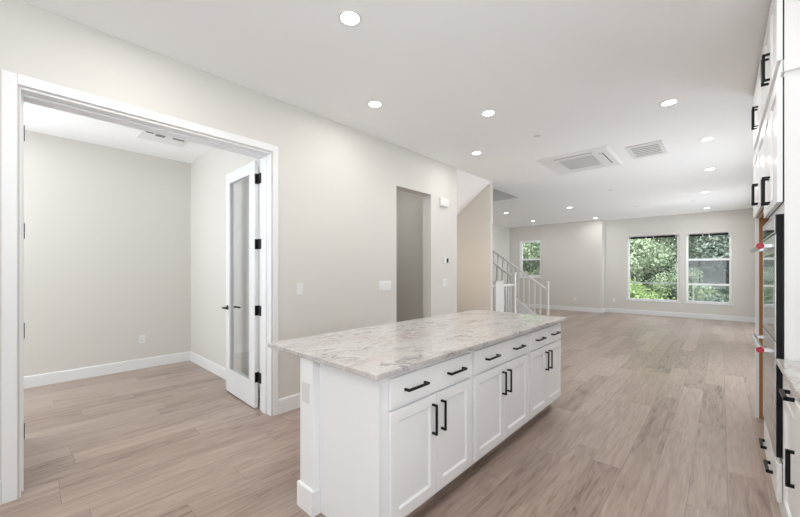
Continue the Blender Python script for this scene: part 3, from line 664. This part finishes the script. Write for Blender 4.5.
for (x, y) in [(-.9, 1.8), (-2.3, 2.4), (-2.3, .6), (-.9, .3), (.8, .28), (2.42, .30)]:  # unseen kitchen downlights added for more lamp light
    downlight(x, y, 'added round downlight for fill, unseen in the kitchen ceiling', 'added kitchen fill downlights')
for (x, y) in [(-1.3, 4.4), (-.35, 5.3)]:  # unseen study downlights, added as fill
    downlight(x, y, 'added round downlight for fill, unseen in the study ceiling left of the doorway', 'added study fill downlights')

downlight(3.75, 4.0, 'added unseen round downlight brightening the pantry')  # lamp added to lift the dim pantry
sc_ = thing('wall_sconce', 'small warm wall light in the space under the upper stair flight', 'wall light', (4.79, 3.75, 1.4))
obj('backplate', MB().box(4.791, 4.80, 3.70, 3.80, 1.32, 1.48), M['plate'], sc_)
obj('glass_shade', MB().cyl((4.86, 3.75, 1.32), .05, .16, n=24), mat('warm_lit_shade', (1, 1, 1), emit=(1.0, .82, .66), es=60), sc_)
def cap(x, y, lab, r=.045, m='detector'):
    t = thing('sprinkler_cap', lab, 'sprinkler cap', (x, y, H))
    obj('cap_disc', MB().cyl((x, y, H-.006), r*.8, .0058, n=28, r2=r), M[m], t)
cap(4.302, 1.671, 'round sprinkler cap on the ceiling short of the air conditioner')
cap(8.232, 1.672, 'round sprinkler cap on the ceiling beyond the air conditioner')
cap(10.80, 1.628, 'round sprinkler cap on the ceiling in front of the wide far window')
cap(8.534, 3.982, 'round sprinkler cap on the ceiling beside the stairwell opening')
cap(10.861, .505, 'round sprinkler cap on the ceiling near the right row of downlights')
# air conditioner cassette
ac = thing('ceiling_air_conditioner', 'white square ceiling air conditioner cassette with grey grille', 'air conditioner', (5.83, 1.54, H))
x0, x1, y0, y1 = 5.25, 6.29, 1.11, 2.05; zt, zb = H, H-.022
bm = bmesh.new()
def rr(i, z): return [bm.verts.new(p) for p in ((x0+i, y0+i, z), (x1-i, y0+i, z), (x1-i, y1-i, z), (x0+i, y1-i, z))]
L_ = [rr(0, zt), rr(0, zt-.008), rr(.03, zb), rr(.235, zb), rr(.235, zb+.015)]
for P, Q in zip(L_, L_[1:]):
    for i in range(4): j = (i+1) % 4; bm.faces.new((P[i], P[j], Q[j], Q[i]))
bm.faces.new(L_[-1]); obj('panel', bm, M['ac_white'], ac)
b = MB(); gx0, gx1, gy0, gy1 = x0+.24, x1-.24, y0+.24, y1-.24
gx = gx0
while gx < gx1-.008: b.box(gx, gx+.008, gy0, gy1, zb-.001, zb+.010); gx += .014
b.box(gx0-.0, gx1, gy0-.0, gy0+.01, zb-.003, zb+.010).box(gx0, gx1, gy1-.01, gy1, zb-.003, zb+.010)
obj('intake_grille', b, M['detector'], ac)
obj('filter', MB().box(gx0, gx1, gy0, gy1, zb+.011, zb+.0145), M['filter'], ac)
for (a, d, e_, f) in ((x0+.10, x0+.150, y0+.22, y1-.22), (x1-.150, x1-.10, y0+.22, y1-.22), (x0+.22, x1-.22, y0+.10, y0+.150), (x0+.22, x1-.22, y1-.150, y1-.10)):
    slot_ = (a < x0+.12 and d < x0+.2) or f < y0+.2
    obj('air_slot' if slot_ else 'closed_slot', MB().box(a, d, e_, f, zb-.0015, zb-.0002), M['slot'] if slot_ else M['plate'], ac)
    if d-a < f-e_: b = MB().prism([(a+.012, zb-.002), (d+.012, zb-.012), (d+.012, zb-.009), (a+.012, zb+.001)], e_, f, 'Y')
    else: b = MB().prism([(e_+.012, zb-.002), (f+.012, zb-.012), (f+.012, zb-.009), (e_+.012, zb+.001)], a, d, 'X')
    obj('air_flap', b, M['plate'], ac)
# louvred vent
v = thing('ceiling_vent', 'square white louvred vent beside the ceiling air conditioner', 'vent', (5.82, .755, H))
x0, x1, y0, y1 = 5.50, 6.15, .555, .955; ix0, ix1, iy0, iy1 = 5.565, 6.06, .605, .91
obj('vent_frame', MB().box(x0, ix0, y0, y1, H-.010, H-.0002).box(ix1, x1, y0, y1, H-.010, H-.0002).box(ix0, ix1, y0, iy0, H-.010, H-.0002).box(ix0, ix1, iy1, y1, H-.010, H-.0002), M['plate'], v, .002)
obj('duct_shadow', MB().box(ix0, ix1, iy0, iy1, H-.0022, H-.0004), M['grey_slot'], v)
n = 6
for i in range(n):
    xx = ix0 + (ix1-ix0)*(i+.15)/n; d = (ix1-ix0)/n
    obj('louvre', MB().prism([(xx, H-.0045), (xx+.003, H-.003), (xx+d*.46, H-.009), (xx+d*.46-.003, H-.0105)], iy0, iy1, 'Y'), M['plate'], v)
# study vent
v = thing('ceiling_vent', 'white square air diffuser with three dark slots on the study ceiling', 'vent', (1.2, 5.08, H))
obj('vent_frame', MB().box(.955, 1.445, 4.88, 5.32, H-.010, H-.0002), M['plate'], v, .003)
obj('raised_core', MB().box(1.00, 1.40, 4.92, 5.28, H-.014, H-.0102), M['plate'], v, .003)
for (a, d, y_, w_, mm) in ((.987, 1.068, 4.99, .070, 'slot'), (1.093, 1.190, 5.01, .150, 'grey_slot'), (1.270, 1.395, 5.00, .11, 'grey_slot')):
    obj('air_slot', MB().box(a, d, y_-w_/2, y_+w_/2, H-.0150, H-.0141), M[mm], v)
